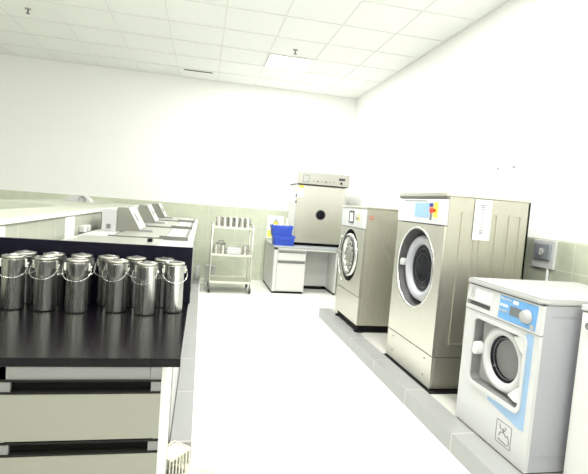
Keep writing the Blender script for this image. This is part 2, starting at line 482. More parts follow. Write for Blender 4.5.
def water_bath(y0, L, lab, top_z=1.20):
    t = thing('water_bath', lab, 'water bath', (-.46, y0 + L / 2, 0), 'water bath units along the partition')
    bath_body(t, y0, y0 + L)
    # raised dark front rim and its brighter lip
    B().box(-.66, -.093, y0 + .02, y0 + .045, 1.0, 1.014, bev=.002).box(-.30, -.093, y0 + .015, y0 + .05, 1.0, 1.028, bev=.002).obj('front_rim', M['dsteel'], t)
    # tub opening frame and lids
    B().ring([(-.64, y0 + .06), (-.10, y0 + .06), (-.10, y0 + L - .06), (-.64, y0 + L - .06)],
             [(-.62, y0 + .08), (-.12, y0 + .08), (-.12, y0 + L - .08), (-.62, y0 + L - .08)], 'z', 1.0, 1.006).obj('tub_frame', M['dsteel'], t)
    for xa, xb in ((-.615, -.275), (-.268, -.165), (-.158, -.125)):
        B().box(xa, xb, y0 + .085, y0 + L - .085, 1.0, 1.012, bev=.0015).obj('lid_panel', M['steel_top'] if xa < -.3 else M['white_enamel'], t)
    B().box(-.50, -.40, y0 + .5, y0 + .53, 1.012, 1.03, bev=.003).obj('lid_handle', M['lgrey'], t)
    # control console: white rear box, grey wedge with sloped white face
    yc = y0 + .52
    B().box(-.80, -.688, yc - .03, yc + .42, 1.0, 1.183, bev=.003).obj('rear_box', M['white_enamel'], t)
    B().box(-.76, -.73, yc - .042, yc - .03, 1.025, 1.06, bev=.002).obj('socket', M['mgrey'], t)
    c = B().prism([(-.686, 1.0), (-.505, 1.0), (-.505, 1.028), (-.600, top_z), (-.686, top_z)], 'y', yc, yc + .37).obj('console', M['baffle'], t)
    dx, dz = (-.600 + .505), (top_z - 1.028); n = math.hypot(dx, dz); nx, nz = dz / n * .006, -dx / n * .006
    B().prism([(-.505, 1.026), (-.505 + nx, 1.026 + nz), (-.600 + nx, top_z + nz), (-.600, top_z), (-.612, top_z + .004), (-.600 + nx, top_z + nz + .001)][:4], 'y', yc - .004, yc + .374).obj('console_face', M['white_pl'], t)
    f0, f1 = .35, .72
    p = lambda f, e: (-.505 + dx * f + nx * e, 1.028 + dz * f + nz * e)
    B().prism([p(f0, 1.0), p(f0, 1.3), p(f1, 1.3), p(f1, 1.0)], 'y', yc + .07, yc + .16).obj('display', M['mgrey'], t)
    for q in range(3):
        yy = yc + .22 + .045 * q
        B().prism([p(.45, 1.0), p(.45, 1.3), p(.6, 1.3), p(.6, 1.0)], 'y', yy, yy + .025).obj('button', M['lgrey'], t)
    return t
water_bath(3.45, 1.20, 'white water bath with sloped control console, nearest of the three')
water_bath(4.72, 1.20, 'white water bath with sloped control console, middle of the three')
water_bath(6.00, 1.10, 'white water bath with sloped control console, nearest the back wall')

# notices on the partition face
def notice(y0, y1, z0, z1, lab, x=-.8985, lines=9):
    t = thing('paper_notice', lab, 'notice', (x, (y0 + y1) / 2, z0))
    B().box(x - .001, x + .001, y0, y1, z0, z1).obj('sheet', M['paper'], t)
    b = B()
    for k in range(lines):
        z = z1 - (z1 - z0) * (k + .8) / (lines + 1); b.box(x + .001, x + .0016, y0 + .03, y1 - .03 - random.random() * .04, z - .003, z + .003)
    b.obj('printed_lines', M['inkvl'], t)
    return t
notice(3.30, 3.52, .93, 1.13, 'white printed sheet on the green partition, right of the leftmost canisters')
notice(2.22, 2.345, .93, 1.13, 'white sheet on the green partition at the left edge of the picture')
t = thing('socket_box', 'small white box fixed low on the green partition behind the upstand', 'socket box', (-.89, 3.76, 1.002))
B().box(-.90, -.86, 3.66, 3.86, 1.002, 1.05, bev=.004).obj('cover', M['white_pl'], t)
B().cyl((-.862, 3.74, 1.026), (-.855, 3.74, 1.026), .018, 16).obj('socket', M['lgrey'], t)
t = thing('electrical_panel', 'white panel with screws on the partition beside the nearest console', 'panel', (-.89, 4.5, 1.0))
B().box(-.90, -.875, 4.42, 4.85, 1.0, 1.135, bev=.003).obj('plate', M['white_enamel'], t)
b = B()
for yy in (4.5, 4.62, 4.77): b.cyl((-.876, yy, 1.115), (-.872, yy, 1.115), .007, 8)
b.obj('screw', M['mgrey'], t)

# white rounded hood on the partition
t = thing('rounded_hood', 'white rounded hood with a grey opening on top of the partition', 'hood', (-1.38, 5.6, 1.158))
arch = []
for k in range(17):
    a = PI - PI * k / 16; arch.append((-1.41 + .14 * math.cos(a), 1.160 + .095 * max(0, math.sin(a)) ** .8))
arch = arch + [(-1.27, 1.1585), (-1.55, 1.1585)]
for q in range(len(arch)):
    if arch[q][0] < -1.27 and arch[q][1] < 1.18: arch[q] = (arch[q][0], 1.1785)
B().prism(arch, 'y', 5.62, 5.78).obj('shell', M['white_enamel'], t)
B().lathe((-1.36, 5.62, 1.205), (0, -1, 0), [(.045, -.002), (.045, .008), (.038, .010), (.038, .003), (0, .003)], 28).obj('opening', M['lgrey'], t)

# ------------------------------------------------------------------ far left floor: jug and bin by the wall
t = thing('plastic_jug', 'translucent plastic jug standing on the far end of the grey kerb', 'jug', (-.02, 6.95, .11))
B().lathe((-.02, 6.95, .11), (0, 0, 1), [(.045, 0), (.05, .004), (.05, .17), (.035, .20), (.018, .21)], 24).obj('body', M['pvc'], t)
B().cyl((-.02, 6.95, .318), (-.02, 6.95, .345), .022, 16).obj('cap', M['white_pl'], t)
t = thing('waste_bin', 'pale translucent bin on the floor left of the trolley', 'bin', (.17, 7.35, 0))
B().lathe((.17, 7.35, 0), (0, 0, 1), [(.075, 0), (.095, .26), (.10, .265), (.093, .268), (.072, .01), (0, .01)], 24).obj('tub', M['pvc'], t)
B().lathe((.17, 7.35, .262), (0, 0, 1), [(.101, 0), (.105, .004), (.105, .012), (.098, .014)], 24, closed_ends=False).obj('rim', M['white_pl'], t)

# ------------------------------------------------------------------ trolley
TX0, TX1, TY0, TY1 = .155, .730, 6.48, 6.93
t = thing('steel_trolley', 'three-tier steel trolley on castors standing by the back wall', 'trolley', (.44, 6.7, 0))
for x in (TX0, TX1):
    for y in (TY0, TY1):
        B().cyl((x, y, .105), (x, y, .968), .0125, 14).obj('post', M['steel'], t)
        c = B().tube([(x, y, .105), (x, y, .075)], .012, 8).box(x - .02, x + .02, y - .018, y + .018, .066, .082, bev=.003).obj('caster', M['dsteel'], t)
        B().cyl((x - .016, y, .037), (x + .016, y, .037), .036, 20).obj('wheel', M['dgrey'], c)
for z in (.945, .555, .165):
    b = B().box(TX0 - .01, TX1 + .01, TY0 - .01, TY1 + .01, z - .004, z)
    b.box(TX0 - .012, TX1 + .012, TY0 - .012, TY0 - .008, z - .022, z + .008).box(TX0 - .012, TX1 + .012, TY1 + .008, TY1 + .012, z - .022, z + .008)
    b.box(TX0 - .012, TX0 - .008, TY0 - .012, TY1 + .012, z - .022, z + .008).box(TX1 + .008, TX1 + .012, TY0 - .012, TY1 + .012, z - .022, z + .008)
    b.obj('shelf', M['steel'], t)
for x in (TX0, TX1):
    B().tube([(x, TY0, .965), (x, TY0, .985), (x, TY0 + .02, .995), (x, TY1 - .02, .995), (x, TY1, .985), (x, TY1, .965)], .010, 8).obj('push_handle', M['steel'], t)

def beaker(lab, group, r=.037, h=.135, mname='steel_can'):
    t = thing('steel_beaker', lab, 'beaker', (0, 0, 0), group)
    B().lathe((0, 0, 0), (0, 0, 1), [(r - .003, 0), (r, .003), (r, h), (r + .003, h + .002), (r - .002, h), (r - .003, .006), (0, .006)], 24, closed_ends=False).obj('cup', M[mname], t)
    B().tube([(r, 0, h * .8), (r + .018, 0, h * .75), (r + .018, 0, h * .35), (r, 0, h * .3)], .003, 6).obj('handle', M['dsteel'], t)
    return t
first = None
for row in range(2):
    for k in range(6):
        lab = 'small steel beaker, %s, on the trolley top shelf' % ['leftmost of the front row', 'second from the left in the front row', 'left of the middle in the front row', 'right of the middle in the front row', 'second from the right in the front row', 'rightmost of the front row'][k] if row == 0 else 'small steel beaker, %s, on the trolley top shelf' % ['leftmost of the back row', 'second from the left in the back row', 'left of the middle in the back row', 'right of the middle in the back row', 'second from the right in the back row', 'rightmost of the back row'][k]
        x = .235 + k * .083; y = 6.54 + row * .12
        if first is None: first = beaker(lab, 'beakers on the trolley top shelf'); first.location = (x, y, .946); first.rotation_euler = (0, 0, -1.2)
        else: dup(first, (x, y, .946), -1.2 + .5 * random.random(), lab)
B2 = None
for (x, y, lab) in ((.215, 6.53, 'steel beaker at the left end of the trolley middle shelf'), (.315, 6.55, 'steel beaker left of the folded cloth on the trolley middle shelf'),
                    (.632, 6.54, 'steel beaker right of the folded cloth on the trolley middle shelf'), (.668, 6.68, 'steel beaker at the right end of the trolley middle shelf')):
    if B2 is None: B2 = beaker(lab, 'beakers on the trolley middle shelf', .034, .13); B2.location = (x, y, .556); B2.rotation_euler = (0, 0, .4)
    else: dup(B2, (x, y, .556), 1.0, lab)
t = thing('canister_lid_stack', 'dark handled tray lying on the beakers of the trolley middle shelf', 'tray', (.27, 6.6, .69))
B().box(.22, .36, 6.53, 6.66, .690, .712, bev=.006).obj('tray', M['dsteel'], t)
B().tube([(.25, 6.6, .712), (.26, 6.6, .74), (.32, 6.6, .74), (.33, 6.6, .712)], .005, 6).obj('handle', M['dgrey'], t)
b = B()
box(b.bm, .37, .58, 6.52, 6.70, .556, .585, bev=.01); box(b.bm, .365, .585, 6.53, 6.70, .587, .622, bev=.014)
box(b.bm, .375, .57, 6.53, 6.69, .624, .655, bev=.014)
tag(b.obj('folded_cloth', M['paper']), 'stack of folded white cloth on the trolley middle shelf', 'cloth')

# ------------------------------------------------------------------ table with oven and crates
A0, A1, C0, C1 = 1.075, 2.16, 6.60, 7.60
t = thing('lab_table', 'white kneehole lab table with a drawer pedestal under the steel oven', 'table', (1.6, 7.1, 0))
B().box(A0 - .01, A1, C0 - .01, C1 + .02, .685, .710, bev=.003).obj('table_top', M['table_top'], t)
b = B().box(A0, A0 + .02, C0, C1, .03, .684).box(A0 + .02, A0 + .05, C0, C0 + .02, .03, .684)
b.obj('side_panel', M['table_white'], t)
B().box(2.03, 2.055, C0, C1, .03, .684).obj('side_panel', M['table_white'], t)
B().box(A0, 2.055, C0, C0 + .02, .655, .684).obj('apron', M['table_white'], t)
B().box(1.56, 2.03, 7.06, 7.075, .05, .684).obj('modesty_panel', M['table_white'], t)
B().box(1.56, 2.03, 7.055, 7.075, 0, .03).box(2.028, 2.057, C0 + .01, 7.4, 0, .03).box(A0 + .004, A0 + .03, C0 + .01, C1, 0, .03).box(A0 + .03, 1.54, C0 + .02, C0 + .04, 0, .03).obj('kick_strip', M['black'], t)
p = B().box(A0 + .05, 1.56, C0 + .02, C1 - .1, .03, .655).obj('pedestal', M['table_white'], t)
d = B().box(A0 + .055, 1.555, C0, C0 + .02, .50, .61, bev=.002).obj('drawer', M['table_white'], t)
B().box(A0 + .065, 1.545, C0 - .006, C0 + .004, .612, .634, bev=.002).obj('pull', M['mgrey'], d)
d = B().box(A0 + .055, 1.555, C0, C0 + .02, .05, .455, bev=.002).obj('door', M['table_white'], t)
B().box(A0 + .065, 1.545, C0 - .006, C0 + .004, .462, .486, bev=.002).obj('pull', M['mgrey'], d)

t = thing('drying_oven', 'tall steel drying oven with a round dark port standing on the white table', 'oven', (1.79, 7.15, .71))
B().box(1.405, 2.185, 6.90, 7.48, .752, 1.655, bev=.006).obj('cabinet', M['wall'], t)
B().box(1.41, 2.18, 6.93, 7.45, .7105, .752).obj('black_base', M['black'], t)
d = B().box(1.400, 2.165, 6.865, 6.90, .757, 1.648, bev=.008).obj('door', M['oven'], t)
B().lathe((1.80, 6.865, 1.203), (0, -1, 0), [(.082, 0), (.082, .006), (.072, .010), (.069, .004), (0, .004)], 32, closed_ends=False).obj('port_rim', M['mgrey'], d)
B().cyl((1.80, 6.866, 1.203), (1.80, 6.858, 1.203), .069, 32).obj('port_glass', M['glass'], d)
B().box(1.388, 1.402, 6.85, 6.89, 1.36, 1.40, bev=.003).box(1.388, 1.402, 6.85, 6.89, 1.46, 1.50, bev=.003).obj('latch', M['dgrey'], d)
B().box(2.12, 2.195, 6.855, 6.87, 1.59, 1.63, bev=.003).obj('hinge', M['steel'], d)
s = B().box(1.405, 1.505, 6.8635, 6.8655, 1.46, 1.60).obj('warning_label', M['paper'], d)
B().box(1.44, 1.50, 6.862, 6.8638, 1.595, 1.64).obj('yellow_sticker', M['yellow'], d)
B().box(1.415, 1.495, 6.8627, 6.8637, 1.515, 1.522).box(1.42, 1.48, 6.8627, 6.8637, 1.535, 1.54).obj('printed_lines', M['red'], s)
B().box(1.39, 2.21, 6.85, 7.49, 1.665, 1.845, bev=.004).obj('header_case', M['wall'], t)
h = B().box(1.385, 2.215, 6.83, 6.849, 1.665, 1.85, bev=.004).obj('control_header', M['header'], t)
B().box(1.40, 2.2, 6.85, 7.48, 1.652, 1.666).obj('shadow_gap', M['dgrey'], t)
B().ring([(1.47, 1.69), (1.57, 1.69), (1.57, 1.80), (1.47, 1.80)], [(1.478, 1.698), (1.562, 1.698), (1.562, 1.792), (1.478, 1.792)], 'y', 6.826, 6.831).obj('meter_frame', M['mgrey'], h)
B().box(1.478, 1.562, 6.828, 6.8305, 1.698, 1.792).obj('meter_window', M['lgrey'], h)
for k in range(6):
    x = 1.64 + k * .064
    B().cyl((x, 6.831, 1.715), (x, 6.82, 1.715), .011 if k in (1, 3) else .007, 12).obj('button', M['dgrey'], h)
B().box(2.04, 2.14, 6.826, 6.831, 1.755, 1.79).obj('display', M['dgrey'], h)
B().cyl((2.08, 6.831, 1.712), (2.08, 6.812, 1.712), .016, 16).obj('knob', M['black'], h)

def crate(x0, z0, w, lab):
    t = thing('blue_crate', lab, 'crate', (x0 + w / 2, 6.8, z0), 'blue plastic crates on the white table')
    y0, y1, hh = 6.66, 6.90, .148
    b = B()
    n = 4
    def rr(i, z):
        return [Vector((p[0], p[1], z)) for p in rrect(x0 + i, x0 + w - i, y0 + i, y1 - i, .02, n)]
    rings = [rr(.018, z0), rr(.008, z0 + hh * .80), rr(.0, z0 + hh * .80), rr(.0, z0 + hh), rr(.010, z0 + hh), rr(.024, z0 + .006)]
    V = [[b.bm.verts.new(p) for p in r] for r in rings]
    for P, Q in zip(V, V[1:]):
        for k in range(len(P)): b.bm.faces.new((P[k], P[(k + 1) % len(P)], Q[(k + 1) % len(P)], Q[k]))
    b.bm.faces.new(V[0]); b.bm.faces.new(V[-1])
    for k in range(5):
        xx = x0 + .05 + k * (w - .1) / 4; b.box(xx - .003, xx + .003, y0 + .006, y0 + .016, z0 + .01, z0 + hh * .8)
    b.obj('tub', M['crate'], t)
    B().box(x0 + w * .32, x0 + w * .68, y0 - .004, y0 + .004, z0 + hh * .60, z0 + hh * .78, bev=.002).obj('handle', M['crate'], t)
    return t
crate(1.055, .7105, .335, 'lower of the two stacked blue plastic crates on the white table')
crate(1.020, .8595, .33, 'upper of the two stacked blue plastic crates on the white table')
b = B()
for k in range(5): b.cyl((1.08 + .05 * k, 6.72, 1.0), (1.09 + .05 * k, 6.86, 1.0), .014, 10)
tag(b.obj('pipe_bundle', M['white_pl']), 'small white rods lying in the upper blue crate', 'rods')

# safety posters on the back wall
def poster(x0, x1, z0, z1, lab, foot):
    y = YB - .012
    t = thing('safety_poster', lab, 'poster', ((x0 + x1) / 2, y, z0))
    B().box(x0, x1, y - .003, y - .0003, z0, z1).obj('sheet', M['paper'], t)
    cx = x0 + (x1 - x0) * .52; zt = z1 - .05; hh = .11; w = .062
    B().prism([(cx - w, zt - hh), (cx + w, zt - hh), (cx, zt)], 'y', y - .0045, y - .003).obj('triangle', M['inkd'], t)
    B().prism([(cx - w + .016, zt - hh + .013), (cx + w - .016, zt - hh + .013), (cx, zt - .024)], 'y', y - .0055, y - .0045).obj('triangle_fill', M['yellow'], t)
    if foot: B().box(x0 + .01, x0 + .10, y - .0045, y - .003, z0 + .02, z0 + .13).obj('yellow_caption', M['yellow'], t)
    return t
poster(1.09, 1.365, .74, 1.12, 'white safety poster with black and yellow triangle behind the blue crates', True)
x0 = 1.40; y = YB - .012
t = thing('instruction_poster', 'pale wall notice with a grey triangle between blue crates and oven', 'poster', (1.5, y, .74))
B().box(1.405, 1.60, y - .003, y - .0003, .76, 1.10).obj('sheet', M['paper'], t)
B().ring([(1.43, .93), (1.54, .93), (1.485, 1.05)], [(1.445, .94), (1.525, .94), (1.485, 1.028)], 'y', y - .0045, y - .003).obj('triangle', M['ink'], t)

# ------------------------------------------------------------------ big steel washing machine (second from camera)
def screw(xx, y, z, t, r=.008): return B().cyl((xx, y, z), (xx - .004, y, z), r, 10).obj('screw', M['dsteel'], t)

def washer_big():
    xf, y0, y1, xb, zt, zb = 1.618, 2.83, 3.59, 2.265, 1.47, .122
    t = thing('front_load_washer', 'tallest steel front-load washer with a blue screen, between two other machines', 'washing machine', (1.95, 3.2, .11))
    # side and back shell, thin walls
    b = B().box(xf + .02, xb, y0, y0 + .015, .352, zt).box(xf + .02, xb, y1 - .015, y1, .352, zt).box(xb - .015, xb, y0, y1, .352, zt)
    b.obj('side_shell', M['steel_shaded'], t)
    # embossed frames on the near side
    for k, (xa, xc) in enumerate(((1.735, 1.855), (1.885, 2.015), (2.10, 2.20))):
        out = rrect(xa, xc, .435, 1.375, .012, 3); inn = rrect(xa + .012, xc - .012, .447, 1.363, .008, 3)
        bb = B(); bb.ring(out, inn, 'y', y0 - .007, y0)
        bb.obj('embossed_frame', M['steel_shaded'], t)
    B().box(xf + .02, xb + .002, y0 - .003, y0, .345, .352).obj('side_seam', M['dsteel'], t)
    # front panel with round opening
    cy, cz, R = 3.225, .925, .300
    fz0, fz1 = .355, 1.262
    n = 48
    inn = circle(cy, cz, R, n)
    out = []
    for k in range(n):
        a = 2 * PI * k / n; c, s = math.cos(a), math.sin(a)
        tt = min((y1 - cy if c > 0 else cy - y0) / max(abs(c), 1e-6), (fz1 - cz if s > 0 else cz - fz0) / max(abs(s), 1e-6))
        out.append((cy + c * tt, cz + s * tt))
    # corners snapped
    for (yy, zz) in ((y0, fz0), (y0, fz1), (y1, fz0), (y1, fz1)):
        k = min(range(n), key=lambda q: (out[q][0] - yy) ** 2 + (out[q][1] - zz) ** 2); out[k] = (yy, zz)
    bb = B(); bb.ring(out, inn, 'x', xf, xf + .018)
    bb.obj('front_panel', M['steel'], t)
    B().box(xf, xf + .02, y0, y1, zb, .349, bev=.003).obj('lower_panel', M['steel'], t)
    B().box(xf + .02, xb, y0, y1, zb, .345, bev=.002).obj('lower_case', M['steel_shaded'], t)
    for yy in (y0 + .10, y1 - .12):
        for zz in (.19, .31): screw(xf, yy, zz, t, .006)
    # control panel, leans slightly
    cpn = B().box(xf - .004, xf + .02, y0, y1, 1.268, 1.448, bev=.004).obj('control_panel', M['panel_white'], t)
    B().box(xf - .001, xf + .02, y0, y1, 1.452, 1.468).obj('dark_gap', M['dsteel'], t)
    B().box(xf - .006, xf - .004, 3.06, 3.285, 1.312, 1.418, bev=.0008).obj('touch_screen', M['bluescreen'], cpn)
    B().box(xf - .006, xf - .004, 3.016, 3.042, 1.296, 1.375).obj('grey_strip', M['mgrey'], cpn)
    B().box(xf - .0055, xf - .004, 2.935, 2.995, 1.315, 1.425, bev=.0008).obj('emergency_plate', M['yellow'], cpn)
    B().lathe((xf - .005, 2.975, 1.368), (-1, 0, 0), [(.012, 0), (.012, .018), (.021, .021), (.023, .028), (.019, .034), (0, .036)], 24).obj('emergency_stop', M['red'], cpn)
    B().cyl((xf - .004, 3.02, 1.405), (xf - .02, 3.02, 1.405), .014, 16).obj('switch_knob', M['knobblue'], cpn)
    B().box(xf - .0055, xf - .004, 3.10, 3.48, 1.432, 1.436).obj('printed_line', M['ink'], cpn)
    # top
    B().box(xf - .008, xb + .012, y0 - .008, y1 + .008, 1.468, 1.500, bev=.006).obj('top_cover', M['steel'], t)
    B().cyl((1.70, 3.33, 1.50), (1.70, 3.33, 1.51), .05, 20).obj('vent_cap', M['lgrey'], t)
    # door recess bowl + door
    B().lathe((xf + .002, cy, cz), (1, 0, 0), [(R, 0), (R - .004, .03), (R - .02, .11), (R - .05, .14), (0, .14)], 56, closed_ends=False).obj('door_recess', M['recess'], t)
    B().lathe((xf - .003, cy, cz), (1, 0, 0), [(R + .012, .003), (R + .010, -.002), (R - .002, -.001), (R - .003, .012)], 56, closed_ends=False).obj('door_trim', M['chrome'], t)
    d = B().lathe((xf + .070, cy - .012, cz - .005), (-1, 0, 0), [(.252, 0), (.252, .012), (.243, .028), (.225, .036), (.200, .032), (.186, .020), (.180, -.015)], 56, closed_ends=False).obj('door_ring', M['lilac'], t)
    B().lathe((xf + .075, cy - .012, cz - .005), (-1, 0, 0), [(.184, 0), (.15, .006), (0, .012)], 48, closed_ends=False).obj('door_glass', M['glass'], d)
    for rr in (.15, .11):
        B().tube([(xf + .067, cy - .012 + rr * math.cos(q * PI / 16), cz - .005 + rr * math.sin(q * PI / 16)) for q in range(32)], .0022, 6, closed=True).obj('glass_ring', M['dgrey'], d)
    # hinges on the near side, latch on the far side
    for zz, s in ((cz + .20, 1), (cz - .21, -1)):
        bb = B(); bb.prism([(cy - .06, zz + s * .015), (cy - .15, zz + s * .045), (cy - .235, zz - s * .0), (cy - .245, zz - s * .05), (cy - .205, zz - s * .045), (cy - .12, zz - s * .01)], 'x', xf + .02, xf + .07, bev=.004)
        bb.obj('hinge_arm', M['lgrey'], d)
    B().box(xf + .01, xf + .06, cy - .268, cy - .250, cz - .12, cz + .10, bev=.004).obj('hinge_post', M['lgrey'], d)
    B().prism([(cy + .240, cz + .025), (cy + .255, cz + .042), (cy + .278, cz + .028), (cy + .278, cz - .015), (cy + .262, cz - .024), (cy + .240, cz - .0)], 'x', xf + .01, xf + .08, bev=.006).obj('latch', M['white_pl'], d)
    # feet
    for xx in (1.68, 2.2):
        for yy in (2.9, 3.5):
            B().cyl((xx, yy, .115), (xx, yy, .124), .022, 16).obj('foot', M['lgrey'], t)
    # paper list hanging on the near side
    p = thing('paper_notice', 'long white printed sheet hanging on the side of the tallest steel washer', 'notice', (1.89, y0 - .007, 1.19))
    B().box(1.828, 1.958, y0 - .0075, y0 - .0055, 1.185, 1.462).obj('sheet', M['paper'], p)
    bb = B()
    for zz, w in ((1.425, .045), (1.412, .03), (1.40, .038), (1.27, .02), (1.255, .03), (1.242, .035), (1.23, .028), (1.33, .012), (1.35, .012), (1.37, .012), (1.31, .012), (1.29, .012)):
        bb.box(1.888 - w / 2, 1.888 + w / 2, y0 - .008, y0 - .0075, zz - .004, zz + .003)
    bb.obj('printed_text', M['ink'], p)
washer_big()
tag(B().box(1.60, 2.05, 2.775, 3.60, .110, .1145, bev=.001).obj('rubber_mat', M['black']), 'black rubber mat under the tallest steel washer', 'mat')

# ------------------------------------------------------------------ middle distance steel washer
def washer_far():
    xf, y0, y1, xb, zt, zb = 1.56, 4.22, 4.97, 2.22, 1.345, .185
    t = thing('front_load_washer', 'steel front-load washer with a chrome-ringed door, farthest along the plinth', 'washing machine', (1.9, 4.6, .11))
    B().box(xf + .02, xb, y0, y0 + .015, zb, zt).box(xf + .02, xb, y1 - .015, y1, zb, zt).box(xb - .015, xb, y0, y1, zb, zt).obj('side_shell', M['steel_shaded'], t)
    cy, cz, R = 4.62, .845, .275
    fz0, fz1 = .468, 1.140
    n = 48; inn = circle(cy, cz, R, n); out = []
    for k in range(n):
        a = 2 * PI * k / n; c, s = math.cos(a), math.sin(a)
        tt = min((y1 - cy if c > 0 else cy - y0) / max(abs(c), 1e-6), (fz1 - cz if s > 0 else cz - fz0) / max(abs(s), 1e-6))
        out.append((cy + c * tt, cz + s * tt))
    for (yy, zz) in ((y0, fz0), (y0, fz1), (y1, fz0), (y1, fz1)):
        k = min(range(n), key=lambda q: (out[q][0] - yy) ** 2 + (out[q][1] - zz) ** 2); out[k] = (yy, zz)
    bb = B(); bb.ring(out, inn, 'x', xf, xf + .018); bb.obj('front_panel', M['steel'], t)
    B().box(xf, xf + .02, y0, y1, zb, .462, bev=.003).obj('lower_panel', M['steel'], t)
    c = B().box(xf - .004, xf + .02, y0, y1, 1.146, 1.345, bev=.004).obj('control_panel', M['panel_white'], t)
    B().ring(rrect(4.55, 4.70, 1.185, 1.315, .008, 2), rrect(4.57, 4.68, 1.203, 1.297, .004, 2), 'x', xf - .009, xf - .004).obj('display_frame', M['dgrey'], c)
    B().box(xf - .006, xf - .004, 4.57, 4.68, 1.203, 1.297).obj('display', M['paper'], c)
    B().box(xf - .006, xf - .004, 4.38, 4.43, 1.22, 1.28).obj('emergency_plate', M['yellow'], c)
    B().cyl((xf - .005, 4.41, 1.25), (xf - .03, 4.41, 1.25), .02, 16).obj('emergency_stop', M['lgrey'], c)
    B().box(xf - .008, xb + .01, y0 - .006, y1 + .006, 1.346, 1.368, bev=.005).obj('top_cover', M['steel'], t)
    B().lathe((xf + .002, cy, cz), (1, 0, 0), [(R, 0), (R - .01, .05), (R - .05, .06), (0, .06)], 56, closed_ends=False).obj('door_recess', M['black'], t)
    d = B().lathe((xf + .03, cy, cz), (-1, 0, 0), [(.235, 0), (.235, .03), (.225, .045), (.18, .05), (.165, .03), (.160, 0)], 56, closed_ends=False).obj('door_ring', M['chrome'], t)
    B().tube([(xf - .022, cy + .205 * math.cos(q * PI / 20), cz + .205 * math.sin(q * PI / 20)) for q in range(40)], .006, 8, closed=True).obj('inner_bead', M['dgrey'], d)
    B().lathe((xf + .02, cy, cz), (-1, 0, 0), [(.165, 0), (.15, .012), (.08, .03), (0, .034)], 48, closed_ends=False).obj('door_glass', M['chrome'], d)
    for k in range(12):
        a = k * PI / 6
        B().cyl((xf + .0, cy + .12 * math.cos(a), cz + .12 * math.sin(a)), (xf - .008, cy + .12 * math.cos(a), cz + .12 * math.sin(a)), .012, 10).obj('bolt', M['dsteel'], d)
    pts = [(xf - .035, cy + .245 * math.cos(math.radians(a)), cz + .30 * math.sin(math.radians(a))) for a in range(-75, 41, 6)]
    B().tube(pts, .012, 8).box(xf - .04, xf + .02, cy + .20, cy + .30, cz - .015, cz + .015, bev=.004).obj('door_handle', M['chrome'], d)
    B().prism([(cy - .10, cz - .20), (cy + .06, cz - .215), (cy + .03, cz - .275), (cy - .08, cz - .27)], 'x', xf - .012, xf + .03, bev=.004).obj('lock_block', M['black'], d)
    B().box(xf + .03, xb - .02, y0 + .03, y1 - .03, .112, .187).obj('black_base', M['black'], t)
    B().lathe((xf + .05, y0 + .05, .111), (0, 0, 1), [(.05, 0), (.05, .012), (.02, .02), (.018, .075)], 20).obj('foot', M['black'], t)
    B().lathe((xf + .05, y1 - .05, .111), (0, 0, 1), [(.05, 0), (.05, .012), (.02, .02), (.018, .075)], 20).obj('foot', M['black'], t)
    B().ring(circle(1.625, 1.262, .020, 20), circle(1.625, 1.262, .014, 20), 'y', y0 - .002, y0).box(1.613, 1.637, y0 - .002, y0, 1.245, 1.251).obj('red_emblem', M['red'], t, 'small red round emblem')
    for (xa, za, xc, zc) in ((1.66, 1.12, 1.85, .86), (1.625, .42, 1.70, .52), (1.625, .42, 1.66, .36), (1.73, 1.10, 1.87, .93)):  # thin pale diagonal strips on the near side
        dx, dz = xc - xa, zc - za; l = math.hypot(dx, dz); nx, nz = -dz / l * .004, dx / l * .0022
        B().prism([(xa - nx, za - nz), (xc - nx, zc - nz), (xc + nx, zc + nz), (xa + nx, za + nz)], 'y', y0 - .0015, y0).obj('pale_strip', M['lgrey'], t, 'pale diagonal strip')
washer_far()

